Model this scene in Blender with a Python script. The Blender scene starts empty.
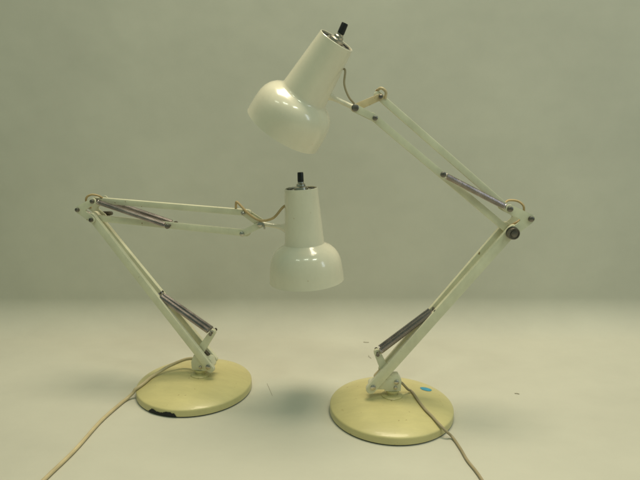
import bpy, bmesh, math, random
from mathutils import Vector, Matrix
random.seed(7)
sc = bpy.context.scene
R_ = math.radians

# ------------------------------------------------------------ camera
cam = bpy.data.cameras.new('camera'); cam_o = bpy.data.objects.new('camera', cam)
sc.collection.objects.link(cam_o); sc.camera = cam_o
cam.sensor_width = 36.0; cam.lens = 36.0 * 540 / 640
cam_o.location = (0, 0, .4352)
cam_o.rotation_euler = (math.pi / 2 - .2048, 0, 0)
cam.clip_start = .02; cam.clip_end = 50

# ------------------------------------------------------------ light
w = bpy.data.worlds.new('World'); sc.world = w; w.use_nodes = True
bg = w.node_tree.nodes['Background']
bg.inputs[0].default_value = (.64, .90, .67, 1); bg.inputs[1].default_value = .215

def area(name, loc, target, sx, sy, power, col):
    l = bpy.data.lights.new(name, 'AREA'); l.shape = 'RECTANGLE'; l.size = sx; l.size_y = sy
    l.energy = power; l.color = col
    o = bpy.data.objects.new(name, l); sc.collection.objects.link(o)
    o.location = loc
    o.rotation_euler = (Vector(target) - Vector(loc)).to_track_quat('-Z', 'Y').to_euler()
    return o
key = area('ceiling_light', (.17, .95, 2.6), (.14, .72, 0), 1.15, .75, 17.8, (1, .875, .64)); key.data.spread = math.radians(110)
area('ceiling_light', (-.75, -.15, 1.75), (-.1, .8, .2), .34, .10, 1.3, (.90, 1, .78))
area('ceiling_light', (.0, -.15, 1.75), (0, .8, .2), .34, .10, 2.3, (.90, 1, .78))
area('ceiling_light', (.75, -.10, 1.75), (.1, .8, .2), .34, .10, 3.6, (.90, 1, .78))
area('window_light', (1.6, -.1, 1.0), (.3, 1.0, .4), .25, .7, 2.6, (.78, .90, 1))

sc.view_settings.view_transform = 'Standard'; sc.view_settings.look = 'None'
sc.view_settings.exposure = 0; sc.view_settings.gamma = 1

# ------------------------------------------------------------ materials
def mat(name, col, rough=.5, metal=0, coat=0, var=0, vscale=20, bump=0, bscale=200, speck=None, bumpd=.001, grime=None):
    m = bpy.data.materials.new(name); m.use_nodes = True
    nt = m.node_tree; b = nt.nodes['Principled BSDF']
    b.inputs['Roughness'].default_value = rough; b.inputs['Metallic'].default_value = metal
    b.inputs['Coat Weight'].default_value = coat; b.inputs['Coat Roughness'].default_value = .08
    b.inputs['Base Color'].default_value = (*col, 1)
    tc = nt.nodes.new('ShaderNodeTexCoord')
    if var:
        n = nt.nodes.new('ShaderNodeTexNoise'); n.inputs['Scale'].default_value = vscale; n.inputs['Detail'].default_value = 5
        nt.links.new(tc.outputs['Object'], n.inputs['Vector'])
        r = nt.nodes.new('ShaderNodeValToRGB')
        r.color_ramp.elements[0].position = .32; r.color_ramp.elements[1].position = .68
        r.color_ramp.elements[0].color = (*[c * (1 - var) for c in col], 1)
        r.color_ramp.elements[1].color = (*[min(1, c * (1 + var)) for c in col], 1)
        nt.links.new(n.outputs['Fac'], r.inputs['Fac'])
        out = r.outputs['Color']
        if speck:
            n2 = nt.nodes.new('ShaderNodeTexNoise'); n2.inputs['Scale'].default_value = speck[1]; n2.inputs['Detail'].default_value = 3
            nt.links.new(tc.outputs['Object'], n2.inputs['Vector'])
            r2 = nt.nodes.new('ShaderNodeValToRGB')
            r2.color_ramp.elements[0].position = speck[2]; r2.color_ramp.elements[1].position = speck[2] + .05
            nt.links.new(n2.outputs['Fac'], r2.inputs['Fac'])
            mx = nt.nodes.new('ShaderNodeMix'); mx.data_type = 'RGBA'
            nt.links.new(r2.outputs['Color'], mx.inputs['Factor'])
            nt.links.new(out, mx.inputs[6]); mx.inputs[7].default_value = (*speck[0], 1)
            out = mx.outputs[2]
        if grime:
            mp = nt.nodes.new('ShaderNodeMapping'); mp.inputs['Scale'].default_value = grime[0]; mp.inputs['Rotation'].default_value = (.3, .2, .6)
            n4 = nt.nodes.new('ShaderNodeTexNoise'); n4.inputs['Scale'].default_value = 1; n4.inputs['Detail'].default_value = 8; n4.inputs['Roughness'].default_value = .7
            nt.links.new(tc.outputs['Object'], mp.inputs['Vector']); nt.links.new(mp.outputs['Vector'], n4.inputs['Vector'])
            r4 = nt.nodes.new('ShaderNodeMapRange'); r4.inputs['From Min'].default_value = .35; r4.inputs['From Max'].default_value = .7
            r4.inputs['To Min'].default_value = 1 + grime[1] * .4; r4.inputs['To Max'].default_value = 1 - grime[1]
            nt.links.new(n4.outputs['Fac'], r4.inputs['Value'])
            ml = nt.nodes.new('ShaderNodeVectorMath'); ml.operation = 'SCALE'
            nt.links.new(out, ml.inputs[0]); nt.links.new(r4.outputs['Result'], ml.inputs['Scale']); out = ml.outputs['Vector']
        nt.links.new(out, b.inputs['Base Color'])
        rr = nt.nodes.new('ShaderNodeMapRange'); rr.inputs['To Min'].default_value = rough * .8; rr.inputs['To Max'].default_value = min(1, rough * 1.3)
        nt.links.new(n.outputs['Fac'], rr.inputs['Value']); nt.links.new(rr.outputs['Result'], b.inputs['Roughness'])
    if bump:
        n3 = nt.nodes.new('ShaderNodeTexNoise'); n3.inputs['Scale'].default_value = bscale; n3.inputs['Detail'].default_value = 4
        nt.links.new(tc.outputs['Object'], n3.inputs['Vector'])
        bp = nt.nodes.new('ShaderNodeBump'); bp.inputs['Strength'].default_value = bump; bp.inputs['Distance'].default_value = bumpd
        nt.links.new(n3.outputs['Fac'], bp.inputs['Height']); nt.links.new(bp.outputs['Normal'], b.inputs['Normal'])
    return m
M = dict(
    paper=mat('backdrop_paper', (.57, .56, .485), .85, var=.06, vscale=2.2, bump=.32, bscale=2.2, bumpd=.03, grime=((9, 14, 9), .035)),
    base=mat('aged_cream_enamel', (.60, .54, .265), .38, coat=.2, var=.09, vscale=9, bump=.06, bscale=60, speck=((.42, .33, .15), 150, .69), grime=((26, 90, 40), .07)),
    shade=mat('ivory_gloss_enamel', (.79, .74, .60), .20, coat=.6, var=.025, vscale=14, bump=.03, bscale=45, speck=((.55, .45, .28), 130, .75), grime=((30, 30, 18), .05)),
    arm=mat('pale_arm_enamel', (.72, .70, .53), .35, coat=.2, var=.06, vscale=30, bump=.05, bscale=90, speck=((.35, .25, .12), 110, .72), grime=((50, 50, 30), .09)),
    tan=mat('yellowed_bracket', (.62, .50, .30), .4, coat=.2, var=.18, vscale=60, speck=((.3, .15, .06), 150, .64)),
    inner=mat('shade_inside', (.8, .8, .74), .4),
    steel=mat('spring_steel', (.46, .41, .41), .30, 1, var=.2, vscale=60),
    chrome=mat('worn_nickel', (.5, .47, .42), .28, 1, var=.25, vscale=90),
    dark=mat('dark_steel', (.20, .18, .16), .35, .9, var=.3, vscale=120),
    black=mat('black_plastic', (.012, .012, .014), .35),
    chip=mat('bare_dark_metal', (.012, .012, .016), .75, 0, var=.5, vscale=120, bump=.4, bscale=300),
    felt=mat('rubber_ring', (.03, .028, .025), .9),
    cord=mat('beige_flex', (.56, .47, .29), .5, var=.12, vscale=40),
    cord_brown=mat('aged_flex', (.46, .34, .17), .5, var=.15, vscale=60),
    cord_grey=mat('taupe_flex', (.36, .30, .19), .5, var=.12, vscale=60),
    blue=mat('blue_sticker', (.05, .30, .48), .5, var=.12, vscale=150),
    fibre=mat('dust_fibre', (.33, .30, .22), .8),
)

# ------------------------------------------------------------ mesh helpers
def obj(name, bm, m, parent=None, smooth=True):
    me = bpy.data.meshes.new(name); bmesh.ops.recalc_face_normals(bm, faces=bm.faces)
    bm.to_mesh(me); bm.free()
    for p in me.polygons: p.use_smooth = smooth
    if smooth and hasattr(me, 'set_sharp_from_angle'): me.set_sharp_from_angle(angle=R_(38))
    for x in (m if isinstance(m, (list, tuple)) else [m]): me.materials.append(x)
    o = bpy.data.objects.new(name, me); sc.collection.objects.link(o)
    if parent: o.parent = parent
    return o

def frame(d):
    d = Vector(d).normalized()
    u = Vector((0, 1, 0)).cross(d)
    if u.length < .1: u = Vector((1, 0, 0)).cross(d)
    u.normalize(); v = d.cross(u)
    return u, v, d

def tube(bm, pts, r, seg=10, cap=True):
    pts = [Vector(p) for p in pts]; rings = []
    rr = r if isinstance(r, (list, tuple)) else [r] * len(pts)
    t0 = (pts[1] - pts[0]).normalized(); u, v, _ = frame(t0)
    for i, p in enumerate(pts):
        t = (pts[min(i + 1, len(pts) - 1)] - pts[max(i - 1, 0)]).normalized()
        u = (u - t * u.dot(t)).normalized(); v = t.cross(u)
        rings.append([bm.verts.new(p + rr[i] * (math.cos(a) * u + math.sin(a) * v)) for a in [2 * math.pi * k / seg for k in range(seg)]])
    for a, b in zip(rings, rings[1:]):
        for k in range(seg): bm.faces.new((a[k], a[(k + 1) % seg], b[(k + 1) % seg], b[k]))
    if cap: bm.faces.new(rings[0]); bm.faces.new(rings[-1])

def spline(P, n=10):
    P = [Vector(p) for p in P]; Q = [2 * P[0] - P[1]] + P + [2 * P[-1] - P[-2]]; out = []
    for i in range(1, len(Q) - 2):
        a, b, c, d = Q[i - 1:i + 3]
        for k in range(n):
            t = k / n
            out.append(.5 * ((2 * b) + (c - a) * t + (2 * a - 5 * b + 4 * c - d) * t * t + (3 * b - a - 3 * c + d) * t ** 3))
    return out + [P[-1]]

def lathe(bm, prof, origin=(0, 0, 0), axis=(0, 0, 1), seg=48):
    """prof: (radius, distance along axis)"""
    u, v, d = frame(axis); o = Vector(origin); rings = []
    for r, z in prof:
        if r < 1e-6: rings.append([bm.verts.new(o + d * z)])
        else: rings.append([bm.verts.new(o + d * z + r * (math.cos(a) * u + math.sin(a) * v)) for a in [2 * math.pi * k / seg for k in range(seg)]])
    for a, b in zip(rings, rings[1:]):
        for k in range(seg):
            k2 = (k + 1) % seg
            if len(a) == 1 and len(b) == 1: continue
            if len(a) == 1: bm.faces.new((a[0], b[k], b[k2]))
            elif len(b) == 1: bm.faces.new((a[k], a[k2], b[0]))
            else: bm.faces.new((a[k], a[k2], b[k2], b[k]))
    return rings

def bar(bm, p, q, wid, dep, ext=.005, bev=.0012):
    """rounded bar from pivot p to pivot q, wid in the arm's plane, dep across it (local y)"""
    p, q = Vector(p), Vector(q); d = (q - p); d.normalize()
    y = Vector((0, 1, 0)); s = d.cross(y).normalized(); y = s.cross(d).normalized()
    out = []
    for c, sg in ((p - d * ext, -1), (q + d * ext, 1)):
        for k in range(7):
            a = -math.pi / 2 + math.pi * k / 6
            out.append(c + sg * (d * (math.cos(a) * wid * .5) + s * (math.sin(a) * wid * .5)))
    plate(bm, out, y, dep, bev)

def plate(bm, outline, y, dep, bev=.0008):
    b2 = bmesh.new()
    f = [b2.verts.new(c - y * dep / 2) for c in outline]; g = [b2.verts.new(c + y * dep / 2) for c in outline]
    b2.faces.new(f); b2.faces.new(g); n = len(f)
    for k in range(n): b2.faces.new((f[k], f[(k + 1) % n], g[(k + 1) % n], g[k]))
    if bev:
        ed = [e for e in b2.edges if (e.verts[0] in f) == (e.verts[1] in f)]
        bmesh.ops.bevel(b2, geom=ed, offset=bev, segments=2, affect='EDGES', profile=.6)
    me = bpy.data.meshes.new('tmp'); b2.to_mesh(me); b2.free(); bm.from_mesh(me); bpy.data.meshes.remove(me)

def hull_plate(bm, discs, y0, dep, bev=.0006):
    """flat plate: convex hull round discs (x, z, r) at local y = y0"""
    P = []
    for x, z, r in discs:
        P += [(x + r * math.cos(a), z + r * math.sin(a)) for a in [2 * math.pi * k / 20 for k in range(20)]]
    P = sorted(set((round(a, 6), round(b, 6)) for a, b in P))
    def half(pp):
        h = []
        for p in pp:
            while len(h) > 1 and (h[-1][0] - h[-2][0]) * (p[1] - h[-2][1]) - (h[-1][1] - h[-2][1]) * (p[0] - h[-2][0]) <= 0: h.pop()
            h.append(p)
        return h
    H = half(P)[:-1] + half(P[::-1])[:-1]
    plate(bm, [Vector((a, y0, b)) for a, b in H], Vector((0, 1, 0)), dep, bev)

def curved_plate(bm, pts, rad, y0, dep):
    """bent arm plate: a fat polyline (x,z) of half width rad"""
    Q = [Vector((a, 0, b)) for a, b in pts]; L = []; Rr = []
    Q = spline(Q, 6)
    for i, p in enumerate(Q):
        t = (Q[min(i + 1, len(Q) - 1)] - Q[max(i - 1, 0)]).normalized(); s = Vector((-t.z, 0, t.x))
        L.append(p + s * rad); Rr.append(p - s * rad)
    def capp(c, a, sg):
        d = (a - c); e = Vector((-d.z, 0, d.x))
        return [c + d * math.cos(k * math.pi / 6) + e * (sg * math.sin(k * math.pi / 6)) for k in range(1, 6)]
    out = L + capp(Q[-1], L[-1], -1) + Rr[::-1] + capp(Q[0], Rr[0], -1)
    plate(bm, [Vector((p.x, y0, p.z)) for p in out], Vector((0, 1, 0)), dep, .0005)

def boomerang(bm, S, C, Q, r, y0, dep):
    S, C, Q = [Vector((p.x, p.z)) for p in (S, C, Q)]
    uS, uQ = (S - C).normalized(), (Q - C).normalized()
    nS = Vector((-uS.y, uS.x)); nS = nS if nS.dot(uQ) < 0 else -nS       # outer normals
    nQ = Vector((-uQ.y, uQ.x)); nQ = nQ if nQ.dot(uS) < 0 else -nQ
    sth = abs(uS.x * uQ.y - uS.y * uQ.x); N = C + (uS + uQ) * (r / sth)
    A = [math.pi * k / 10 for k in range(11)]
    out = [S + r * (math.cos(a) * nS + math.sin(a) * uS) for a in A]
    out += [N + uS * .006 - Vector((0, 0)), N + (uS + uQ) * .0014, N + uQ * .006]
    out += [Q + r * (-math.cos(a) * nQ + math.sin(a) * uQ) for a in A]
    m = -(uS + uQ).normalized()
    out += [C + r * v.normalized() for v in (nQ, nQ * 2 + m, nQ + m, m, nS + m, nS * 2 + m, nS)]
    plate(bm, [Vector((p.x, y0, p.y)) for p in out], Vector((0, 1, 0)), dep, .0005)

def pin(bm, x, z, y0, y1, r, dome=.001):
    lathe(bm, [(0, 0), (r, 0), (r, abs(y1 - y0)), (r * .8, abs(y1 - y0) + dome * .7), (r * .3, abs(y1 - y0) + dome), (0, abs(y1 - y0) + dome)],
          (x, y0, z), (0, 1 if y1 > y0 else -1, 0), 18)

def coil(bm, p, q, rad, wire, pitch, hook=.006):
    p, q = Vector(p), Vector(q); d = (q - p); L = d.length; u, v, d = frame(d)
    a0, a1 = p + d * hook, q - d * hook; n = int((L - 2 * hook) / pitch); P = []
    for i in range(n * 9 + 1):
        t = i / 9 * 2 * math.pi
        P.append(a0 + d * ((L - 2 * hook) * i / (n * 9)) + rad * (math.cos(t) * u + math.sin(t) * v))
    P = [p + rad * .6 * v - d * .001, p + rad * .9 * u, p + d * hook * .5 + u * rad * .4] + P + [q - d * hook * .5 + u * rad * .4, q + rad * .9 * u, q + rad * .6 * v + d * .001]
    tube(bm, P, wire, 5)

def part(name, m, parent, fn, *a, smooth=True, **k):
    bm = bmesh.new(); fn(bm, *a, **k); return obj(name, bm, m, parent, smooth)

# ------------------------------------------------------------ backdrop: floor sweeping up into a wall
def backdrop():
    bm = bmesh.new(); prof = []
    rad = .075
    for y in [-2.2, -1.4, -.8, -.4, 0, .2, .4, .6, .8, .95, 1.01]: prof.append((y, 0))
    for k in range(1, 25):
        a = math.pi / 2 * k / 24
        prof.append((1.058 + rad * math.sin(a), rad * (1 - math.cos(a))))
    for z in [.10, .13, .2, .3, .4, .5, .7, .9, 1.2, 1.6, 2.0]: prof.append((1.058 + rad + (z - .075) * .06, z))
    xs = [-2.6 + 5.2 * i / 60 for i in range(61)]
    rows = []
    for y, z in prof:
        row = []
        for x in xs:
            k = max(0, min(1, (y - 1.0) / .3))
            off = k * (.006 * math.sin(x * 3.1 + z * 2) + .004 * math.sin(x * 7.3 - z * 3 + 1))
            row.append(bm.verts.new((x, y + off, z)))
        rows.append(row)
    for a, b in zip(rows, rows[1:]):
        for i in range(60): bm.faces.new((a[i], a[i + 1], b[i + 1], b[i]))
    o = obj('backdrop', bm, M['paper']); o['kind'] = 'structure'
backdrop()

# ------------------------------------------------------------ the lamps
PROF = [(0, .028), (.02, .0274), (.038, .0260), (.055, .0238), (.067, .0217), (.078, .0192), (.086, .0167), (.0905, .0150), (.0928, .0138), (.0944, .0131), (.0953, .0121), (.0956, .0105), (.0957, .0022), (.0945, .0016)]
def dome_z(r):
    for (a, za), (b, zb) in zip(PROF, PROF[1:]):
        if a <= r <= b: return za + (zb - za) * (r - a) / (b - a)
    return 0

def lamp(loc, phi, label, group, D, springs_up_n, cord_pts, cord_r, head, cap_m):
    t = bpy.data.objects.new('desk_lamp', None); sc.collection.objects.link(t)
    t.location = loc; t.rotation_euler = (0, 0, R_(phi)); t['label'] = label; t['category'] = 'desk lamp'; t['group'] = group
    Mi = (Matrix.Translation(loc) @ Matrix.Rotation(R_(phi), 4, 'Z')).inverted()
    g = lambda k: Vector(D[k])
    # base
    base = part('base', M['base'], t, lathe, PROF[::-1], seg=96)
    part('rubber_ring', M['felt'], base, lathe, [(.080, .0003), (.0935, .0003), (.0940, .0016), (.0938, .0030)], seg=96)
    # swivel post and bracket
    px, pz = D['post'][0], D['post'][2]
    bm = bmesh.new()
    lathe(bm, [(.0165, .0262), (.0165, .0285), (.0150, .0296), (.0085, .0300), (.0080, .0345), (.0105, .0350), (.0105, .0375), (0, .0375)], (D['postx'], 0, 0), seg=28)
    obj('swivel_post', bm, M['base'], t)
    sg = D['dir']                      # +1: arm leans to +x
    bm = bmesh.new()
    x0 = D['postx']
    body = [Vector((x0 - .0125, 0, .0376)), Vector((x0 + .0125, 0, .0376)), Vector((x0 + .0130, 0, .0560)), Vector((x0 + .0080, 0, .0640)), Vector((x0 - .0080, 0, .0640)), Vector((x0 - .0130, 0, .0520))]
    plate(bm, body, Vector((0, 1, 0)), .0150, .0015)
    hull_plate(bm, [(*D['P1'][::2], .006), (*D['P2'][::2], .006), (x0, .050, .009)], -.0, .0155, .0006)
    br = obj('swivel_bracket', bm, M['arm'], t)
    P1, P2 = g('P1'), g('P2')
    part('bolt', M['chrome'], br, pin, P1.x, P1.z, P1.y, P1.y - .0055, .0042)
    part('bolt', M['chrome'], br, pin, P2.x, P2.z, -.006, -.0100, .0036)
    part('bolt', M['chrome'], br, pin, x0 + .004, .044, -.006, -.0090, .0028)
    # link carrying the lower spring ends
    sb = g('sb')
    for y in (-.0018, .0018): part('spring_link', M['arm'], t, hull_plate, [(sb.x, sb.z, .0050), (*D['link'], .0068)], y, .0022, .0004)
    if sg < 0: part('pivot_plate_or_gap_shade', M['dark'], t, hull_plate, [(.0130, .0680, .0050), (.0300, .0520, .0045)], .0055, .0060, .0005)  # left lamp: dark plate added as the shade in the gap beside the link
    else: part('pivot_plate_or_gap_shade', M['tan'], t, hull_plate, [(-.0215, .0560, .0060), (-.0100, .0690, .0060)], .0050, .0060, .0005)
    # lower arm
    part('lower_arm', M['arm'], t, bar, g('P1'), g('Q1'), D['wide'], .0075)
    part('parallel_bar', M['arm'], t, bar, Vector(D.get('PB', D['P2'])), Vector(D.get('QB', D['Q2'])), .0115, .0075)
    st = g('st')
    for y in (-.0060, .0060):
        part('spring', M['steel'], t, coil, (sb.x, y, sb.z), (st.x, y * .75, st.z), .0039, .0009, .00172)
    for a in (sb, st):
        bm = bmesh.new()
        lathe(bm, [(0, -.0122), (.0024, -.0122), (.0028, -.0118), (.0028, -.0105), (.0016, -.0105), (.0016, .0105), (.0028, .0105), (.0028, .0120), (0, .0120)], (a.x, 0, a.z), (0, 1, 0), 14)
        obj('spring_pin', bm, M['dark'], t)
    # elbow bracket
    Q1, Q2, C, S = g('Q1'), g('Q2'), g('C'), g('S')
    for y in (-.0150, .0180):
        bm = bmesh.new()
        boomerang(bm, S, C, Q1, .0062 if sg > 0 else .0054, y, .0022)
        eb = obj('elbow_bracket', bm, M['arm'], t)
    for a in (C, S) + ((Q1,) if sg < 0 else ()):
        bm = bmesh.new(); pin(bm, a.x, a.z, -.0140, -.0195, .0040 if sg > 0 else .0033); lathe(bm, [(0, -.014), (.0022, -.014), (.0022, .019), (0, .019)], (a.x, 0, a.z), (0, 1, 0), 10)
        pin(bm, a.x, a.z, .0180, .0215, .0036)
        obj('bolt', bm, M['dark'], eb)
    # clamp knob
    if sg > 0:
        kp = [(0, 0), (.0084, 0), (.0087, .0012), (.0087, .0065), (.0080, .0078), (.0068, .0078), (.0064, .0066), (.0050, .0066), (.0045, .0080), (.0022, .0084), (0, .0084)]
        part('washer', M['chrome'], eb, lathe, [(0, 0), (.0096, 0), (.0096, .0012), (0, .0012)], (Q1.x, -.0158, Q1.z), (0, -1, 0), 30)
        part('clamp_knob', M['dark'], t, lathe, kp, (Q1.x, -.0162, Q1.z), (0, -1, 0), 30)
    else:
        bm = bmesh.new()
        lathe(bm, [(0, 0), (.005, 0), (.005, .009), (.0035, .011), (0, .011)], (Q2.x + .002, .0195, Q2.z + .002), (0, 1, 0), 20)
        hull_plate(bm, [(Q2.x + .000, Q2.z + .003, .0040), (Q2.x + .014, Q2.z + .004, .0036)], .0275, .005, .001)
        obj('clamp_knob', bm, M['dark'], t)
    # upper arm
    T, B, V = g('T'), g('B'), g('V')
    U0 = Q1.copy() if sg > 0 else Vector(D['E'])
    U0.y = 0; tS = S.copy(); tS.y = 0
    part('upper_arm', M['arm'], t, bar, U0, B, .0100, .0080)
    part('tie_bar', M['arm'], t, bar, tS, T, .0098, .0080)
    u2 = g('u2')
    for y in springs_up_n:
        part('spring', M['steel'], t, coil, (S.x, y, S.z), (u2.x, y, u2.z), .0036, .00085, .0017 if sg > 0 else .0022)
    bm = bmesh.new()
    lathe(bm, [(0, -.013), (.0016, -.013), (.0016, .016), (0, .016)], (u2.x, 0, u2.z), (0, 1, 0), 10)
    pin(bm, u2.x, u2.z, -.012, -.0155, .0040); pin(bm, u2.x, u2.z, .013, .0165, .0036)
    obj('spring_pin', bm, M['dark'], t)
    # head bracket
    for nm, A, Bp, mm, y in (('head_link', V, T, cap_m, -.0058), ('head_link', V, B, M['arm'], -.0078)):
        for yy in (y, -y): part(nm, mm, t, hull_plate, [(A.x, A.z, .0052), (Bp.x, Bp.z, .0046)], yy, .0019, .0004)
    for a, r in ((T, .0030), (B, .0036), (V, .0050 if sg > 0 else .0036)):
        part('bolt', M['dark'] if sg > 0 else M['chrome'], t, lathe, [(0, -.0122), (r * .6, -.0122), (r, -.0112), (r, -.0084), (.0018, -.0084), (.0018, .0084), (r, .0084), (r, .0110), (0, .0110)], (a.x, 0, a.z), (0, 1, 0), 18)
    # head
    cap, d = Vector(head['cap']), Vector(head['axis']).normalized()
    S_OUT = [(.0242, 0), (.0250, .0008), (.0312, .0820), (.0319, .0855), (.0345, .0878), (.0415, .0915), (.0475, .0968), (.0520, .1036), (.0548, .1115), (.0563, .1210), (.0573, .1320), (.0579, .1430), (.0581, .1442)]
    S_IN = [(.0574, .1442), (.0565, .1320), (.0553, .1210), (.0536, .1120), (.0508, .1044), (.0463, .0980), (.0405, .0930), (.0335, .0893), (.0300, .0835), (.0236, .0010), (.0236, .0002), (.0242, 0)]
    nr = head['neck'] - .0319
    S_OUT = [(r + nr * max(0, min(1, z / .0855, (.15 - z) / .0645)), z) for r, z in S_OUT]; S_IN = [(r + nr * max(0, min(1, z / .0855, (.15 - z) / .0645)), z) for r, z in S_IN]
    sh = part('lamp_shade', M['shade'], t, lathe, S_OUT + S_IN, cap, d, seg=96)
    cp = part('shade_cap', M['chrome'] if sg > 0 else M['shade'], sh, lathe, [(0, .0022), (.0232, .0022), (.0232, .0050), (0, .0050)], cap, d, seg=40)
    u, v, _ = frame(d)
    for k in range(6):                                     # vent slots as thin dark bars on the cap
        a = 2 * math.pi * (k + .25) / 6
        c = cap + d * .0016 + .0185 * (math.cos(a) * u + math.sin(a) * v); tg = -math.sin(a) * u + math.cos(a) * v
        rd = math.cos(a) * u + math.sin(a) * v
        bm = bmesh.new(); plate(bm, [c + tg * .0062 + rd * .0022, c + tg * .0062 - rd * .0026, c - tg * .0062 - rd * .0026, c - tg * .0062 + rd * .0022], d, .0008, 0)
        obj('vent_slot', bm, M['black'], cp)
    sw = part('switch', M['chrome'], t, lathe, [(0, .003), (.0105, .002), (.0100, -.0015), (.0070, -.0030), (.0066, -.0060), (.0048, -.0072), (.0045, -.0095), (0, -.0095)], cap, d, seg=6 if 0 else 24)
    ka = Vector(head['knob_axis']).normalized()
    part('switch_knob', M['black'], sw, lathe, [(0, 0), (.0036, 0), (.0048, .0015), (.0046, .0135), (.0042, .0150), (0, .0154)], cap - d * .0085, ka, seg=10)
    # socket and bulb inside the shade
    part('bulb_socket', M['inner'], sh, lathe, [(0, .02), (.016, .02), (.016, .075), (0, .075)], cap, d, seg=24)
    # stem from head pivot to shade
    ax = cap + d * head['stem_at']; V0 = Vector((V.x, 0, V.z))
    dirv = (ax - V0).normalized(); L = (ax - V0).length - .0275
    st_bm = bmesh.new()
    tube(st_bm, [V0, V0 + dirv * .006, V0 + dirv * (L - .016), V0 + dirv * (L - .008), V0 + dirv * (L - .002), V0 + dirv * (L + .003)], [.0042, .0034, .0034, .0044, .0075, .0115], 16)
    obj('stem', st_bm, M['shade'], t)
    if sg < 0:
        bm = bmesh.new(); curved_plate(bm, [(V.x - .004, V.z + .003), (V.x + .005, V.z + .002), (V.x + .007, V.z - .006)], .0010, -.0095, .004); obj('clip', bm, M['chrome'], t)
    # cables
    for pts, rr, mm, nm in head['cables']:
        part(nm, mm, t, tube, spline(pts, 8), rr, 10)
    cp_ = [Mi @ p for p in spline(cord_pts, 8)]
    for p in cp_:                                          # the flex lies on the dome, then drops over its edge
        rr = math.hypot(p.x, p.y)
        if rr < .0957: p.z = max(p.z, dome_z(max(0, rr - cord_r * .3)) + cord_r + .0003)
        elif rr < .103: p.z = max(p.z, .0135 + cord_r - (rr - .0957) * 1.5)
    part('power_cord', M['cord'] if sg < 0 else M['cord_grey'], t, tube, cp_, cord_r, 12)
    return t, base

GROUP = 'balanced arm desk lamps'
LD = dict(wide=.0130, link=(.0120, .0690), dir=-1, postx=.011,
   P1=(0.0310,-0.009,0.0483), Q1=(-0.1595,-0.009,0.2886), P2=(0.0285,0.012,0.0558), Q2=(-0.1668,0.012,0.2889),
   C=(-0.1830,0,0.3045), S=(-0.1545,0,0.3190), E=(-.1560,0,.2890), T=(0.0985,0,0.3068), B=(0.0958,0,0.2745), V=(0.1253,0,0.2900),
   sb=(0.0365,0,0.1052), st=(-0.0567,0,0.1645), u2=(-0.0270,0,0.2825), post=(0.0107,0,0.0460))
lh = dict(neck=.0308, cap=(.1880, 0, .3467), axis=(.050, .03, -1), knob_axis=(-.03, 0, 1), stem_at=.066,
   cables=[([(.1660, -.004, .3210), (0.1610, -.010, 0.3170), (0.1465, -.012, 0.3011), (0.1255, -.012, 0.2973), (0.1063, -.010, 0.3076), (0.0888, -.006, 0.3227), (.0850, -.003, .3200), (0.0835, 0, 0.3110)], .0019, M['cord_brown'], 'flex'),
           ([(-.1730, .004, .3050), (-.1745, -.004, .3150), (-.1690, -.010, .3245), (-.1590, -.010, .3290), (-.1490, -.006, .3265), (-.1440, 0, .3200)], .0017, M['cord_brown'], 'flex'),
           ([(-.1745, -.006, .3080), (-.1740, -.010, .3020), (-.1640, -.010, .2965), (-.1600, -.004, .2900)], .0022, M['dark'], 'flex')])
cl = [(-.2030, .8520, .0490), (-.2150, .8640, .0480), (-.2334, .8722, .0430), (-.2581, .8656, .0345), (-.2714, .8568, .0290), (-.2839, .8461, .0235), (-.2905, .8293, .0210), (-.2975, .8196, .0175), (-.3063, .8149, .0100), (-.3140, .8078, .0040), (-.3197, .7918, .0030), (-0.3304, 0.7384, 0.0029), (-0.3359, 0.6664, 0.0029), (-0.3454, 0.6079, 0.0029), (-0.3511, 0.5665, 0.0029), (-0.3548, 0.5314, 0.0029), (-.3600, .40, .0029), (-.3750, .22, .0029)]
left, lbase = lamp(Vector((-.2124, .8496, 0)), -12, 'shorter cream lamp with level arm, shade pointing straight down, black chip on base rim', GROUP, LD, (-.0110, .0130), cl, .0027, lh, M['arm'])

RD = dict(wide=.0148, PB=(-.0114, .009, .0715), QB=(.1592, .009, .2908), link=(-.0085, .0640), dir=1, postx=.0012,
   P1=(-0.0301,-0.009,0.0470), Q1=(0.1641,-0.009,0.2880), P2=(0.0063,0.009,0.0536), Q2=(0.1925,0.009,0.3070), C=(0.1890,0,0.3084), S=(0.1580,0,0.3226),
   T=(-0.0277,0,0.4771), B=(-0.0348,0,0.4485), V=(-0.0626,0,0.4622), sb=(-0.0237,0,0.0992), st=(0.0605,0,0.1683), u2=(0.0620,0,0.3710), post=(-0.0012,0,0.0563))
rh = dict(neck=.0345, cap=(-.0885, -.016, .5496), axis=(-.525, .28, -.81), knob_axis=(.40, -.10, .90), stem_at=.072,
   cables=[([(-.0790, -.004, .5150), (-.0768, -.012, .5100), (-.0780, -.014, .4932), (-.0721, -.014, .4771), (-.0640, -.010, .4677)], .0015, M['cord_grey'], 'flex'),
           ([(-.0330, 0, .4850), (-.0270, -.006, .4885), (-.0205, -.006, .4835), (-.0210, -.004, .4750)], .0020, M['tan'], 'flex'),
           ([(.1560, 0, .3290), (.1640, .006, .3320), (.1760, .004, .3310), (.1830, 0, .3250), (.1845, 0, .3170)], .0016, M['cord_brown'], 'flex'),
           ([(.1820, 0, .3130), (.1780, -.004, .3050), (.1700, -.006, .3000), (.1600, 0, .2930)], .0016, M['cord_brown'], 'flex')])
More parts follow.
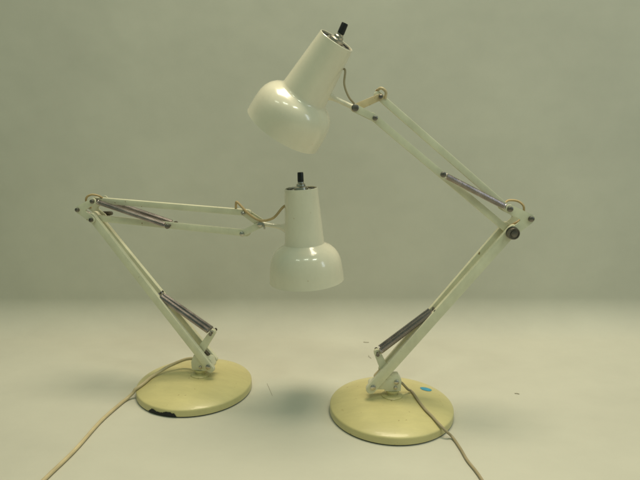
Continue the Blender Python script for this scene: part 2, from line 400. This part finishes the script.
cr = [(.1230, .7735, .0500), (.1270, .7740, .0480), (.1325, .7770, .0410), (.1385, .7820, .0330), (0.1447, 0.7831, 0.0288), (0.1497, 0.7579, 0.0273), (0.1562, 0.7351, 0.0247), (0.1638, 0.7204, 0.0215), (.1721, .7042, .0180), (.1796, .6984, .0120), (.1889, .6964, .0035), (0.1934, 0.672, 0.0023), (0.1958, 0.6445, 0.0023), (0.2004, 0.623, 0.0023), (0.2035, 0.6028, 0.0023), (0.2061, 0.5709, 0.0023), (.2080, .48, .0023), (.2060, .30, .0023)]
right, rbase = lamp(Vector((.1110, .7745, 0)), 0, 'taller cream lamp with zigzag arm, shade tilted down left, blue sticker on base', GROUP, RD, (-.0125, .0135), cr, .0020, rh, M['tan'])

# blue sticker on the right base
def sticker():
    bm = bmesh.new(); cx, cy = .1713 - .1110, .8054 - .7745
    rings = []
    N = 40
    for f in (0, .35, .7, .93, 1):
        row = []
        for k in range(N):
            a = 2 * math.pi * k / N
            rr = f * (1 + .03 * math.sin(5 * a + 1) + .03 * math.sin(3 * a))
            x = cx + .0093 * rr * math.cos(a); y = cy + .0072 * rr * math.sin(a)
            row.append(bm.verts.new((x, y, dome_z(math.hypot(x, y)) + .0005)))
            if f == 0: break
        rings.append(row)
    for k in range(N): bm.faces.new((rings[0][0], rings[1][k], rings[1][(k + 1) % N]))
    for a, b in zip(rings[1:], rings[2:]):
        for k in range(N): bm.faces.new((a[k], b[k], b[(k + 1) % N], a[(k + 1) % N]))
    o = obj('sticker', bm, M['blue'], rbase)
sticker()

# missing paint on the front left of the left base
def chip():
    bm = bmesh.new(); rows = []
    rnd = random.Random(3); n = 44
    a0, a1 = R_(-125.5 + 12), R_(-94 + 12)
    for i in range(n + 1):
        t = i / n; a = a0 + (a1 - a0) * t
        env = min(1, t / .18, (1 - t) / .06)
        top = .0022 + .0098 * max(0, env) * (.66 + .20 * math.sin(9 * t + 1) + rnd.uniform(-.10, .10)) * (1 - .25 * t)
        row = []
        for j in range(9):
            z = .0018 + (top - .0018) * j / 8
            pr = sorted(((zz, rr) for rr, zz in PROF))
            r = .0956
            for (za, ra), (zb, rb) in zip(pr, pr[1:]):
                if za <= z <= zb: r = ra + (rb - ra) * (z - za) / max(1e-9, zb - za)
            r += .0006
            row.append(bm.verts.new((r * math.cos(a), r * math.sin(a), z)))
        rows.append(row)
    for a, b in zip(rows, rows[1:]):
        for j in range(8): bm.faces.new((a[j], b[j], b[j + 1], a[j + 1]))
    obj('paint_chip', bm, M['chip'], lbase)
chip()

# ------------------------------------------------------------ dust and fibres on the paper
def fibre(pts, r, label, cat='fibre', name='fibre'):
    o = part(name, M['fibre'], None, tube, spline(pts, 6), r, 6); o['label'] = label; o['category'] = cat
fibre([(-.0920, .8680, .0004), (-.0860, .8480, .0006), (-.0790, .8240, .0004)], .0002, 'thin straight fibre lying on the white paper right of the chipped base')
fibre([(.0950, .9860, .0006), (.0945, .9790, .0022), (.0985, .9720, .0006)], .00035, 'tiny curled fibre on the paper behind the taller lamp bracket')
fibre([(.0900, 1.0530, .0006), (.0950, 1.0500, .0014), (.1010, 1.0515, .0006)], .0005, 'small dark fleck at the back of the paper sweep', 'fleck', 'paper_fleck')
fibre([(.3255, .8320, .0005), (.3290, .8306, .0012), (.3325, .8295, .0005)], .0006, 'small dark fleck on the paper to the right of the taller lamp', 'fleck', 'paper_fleck')
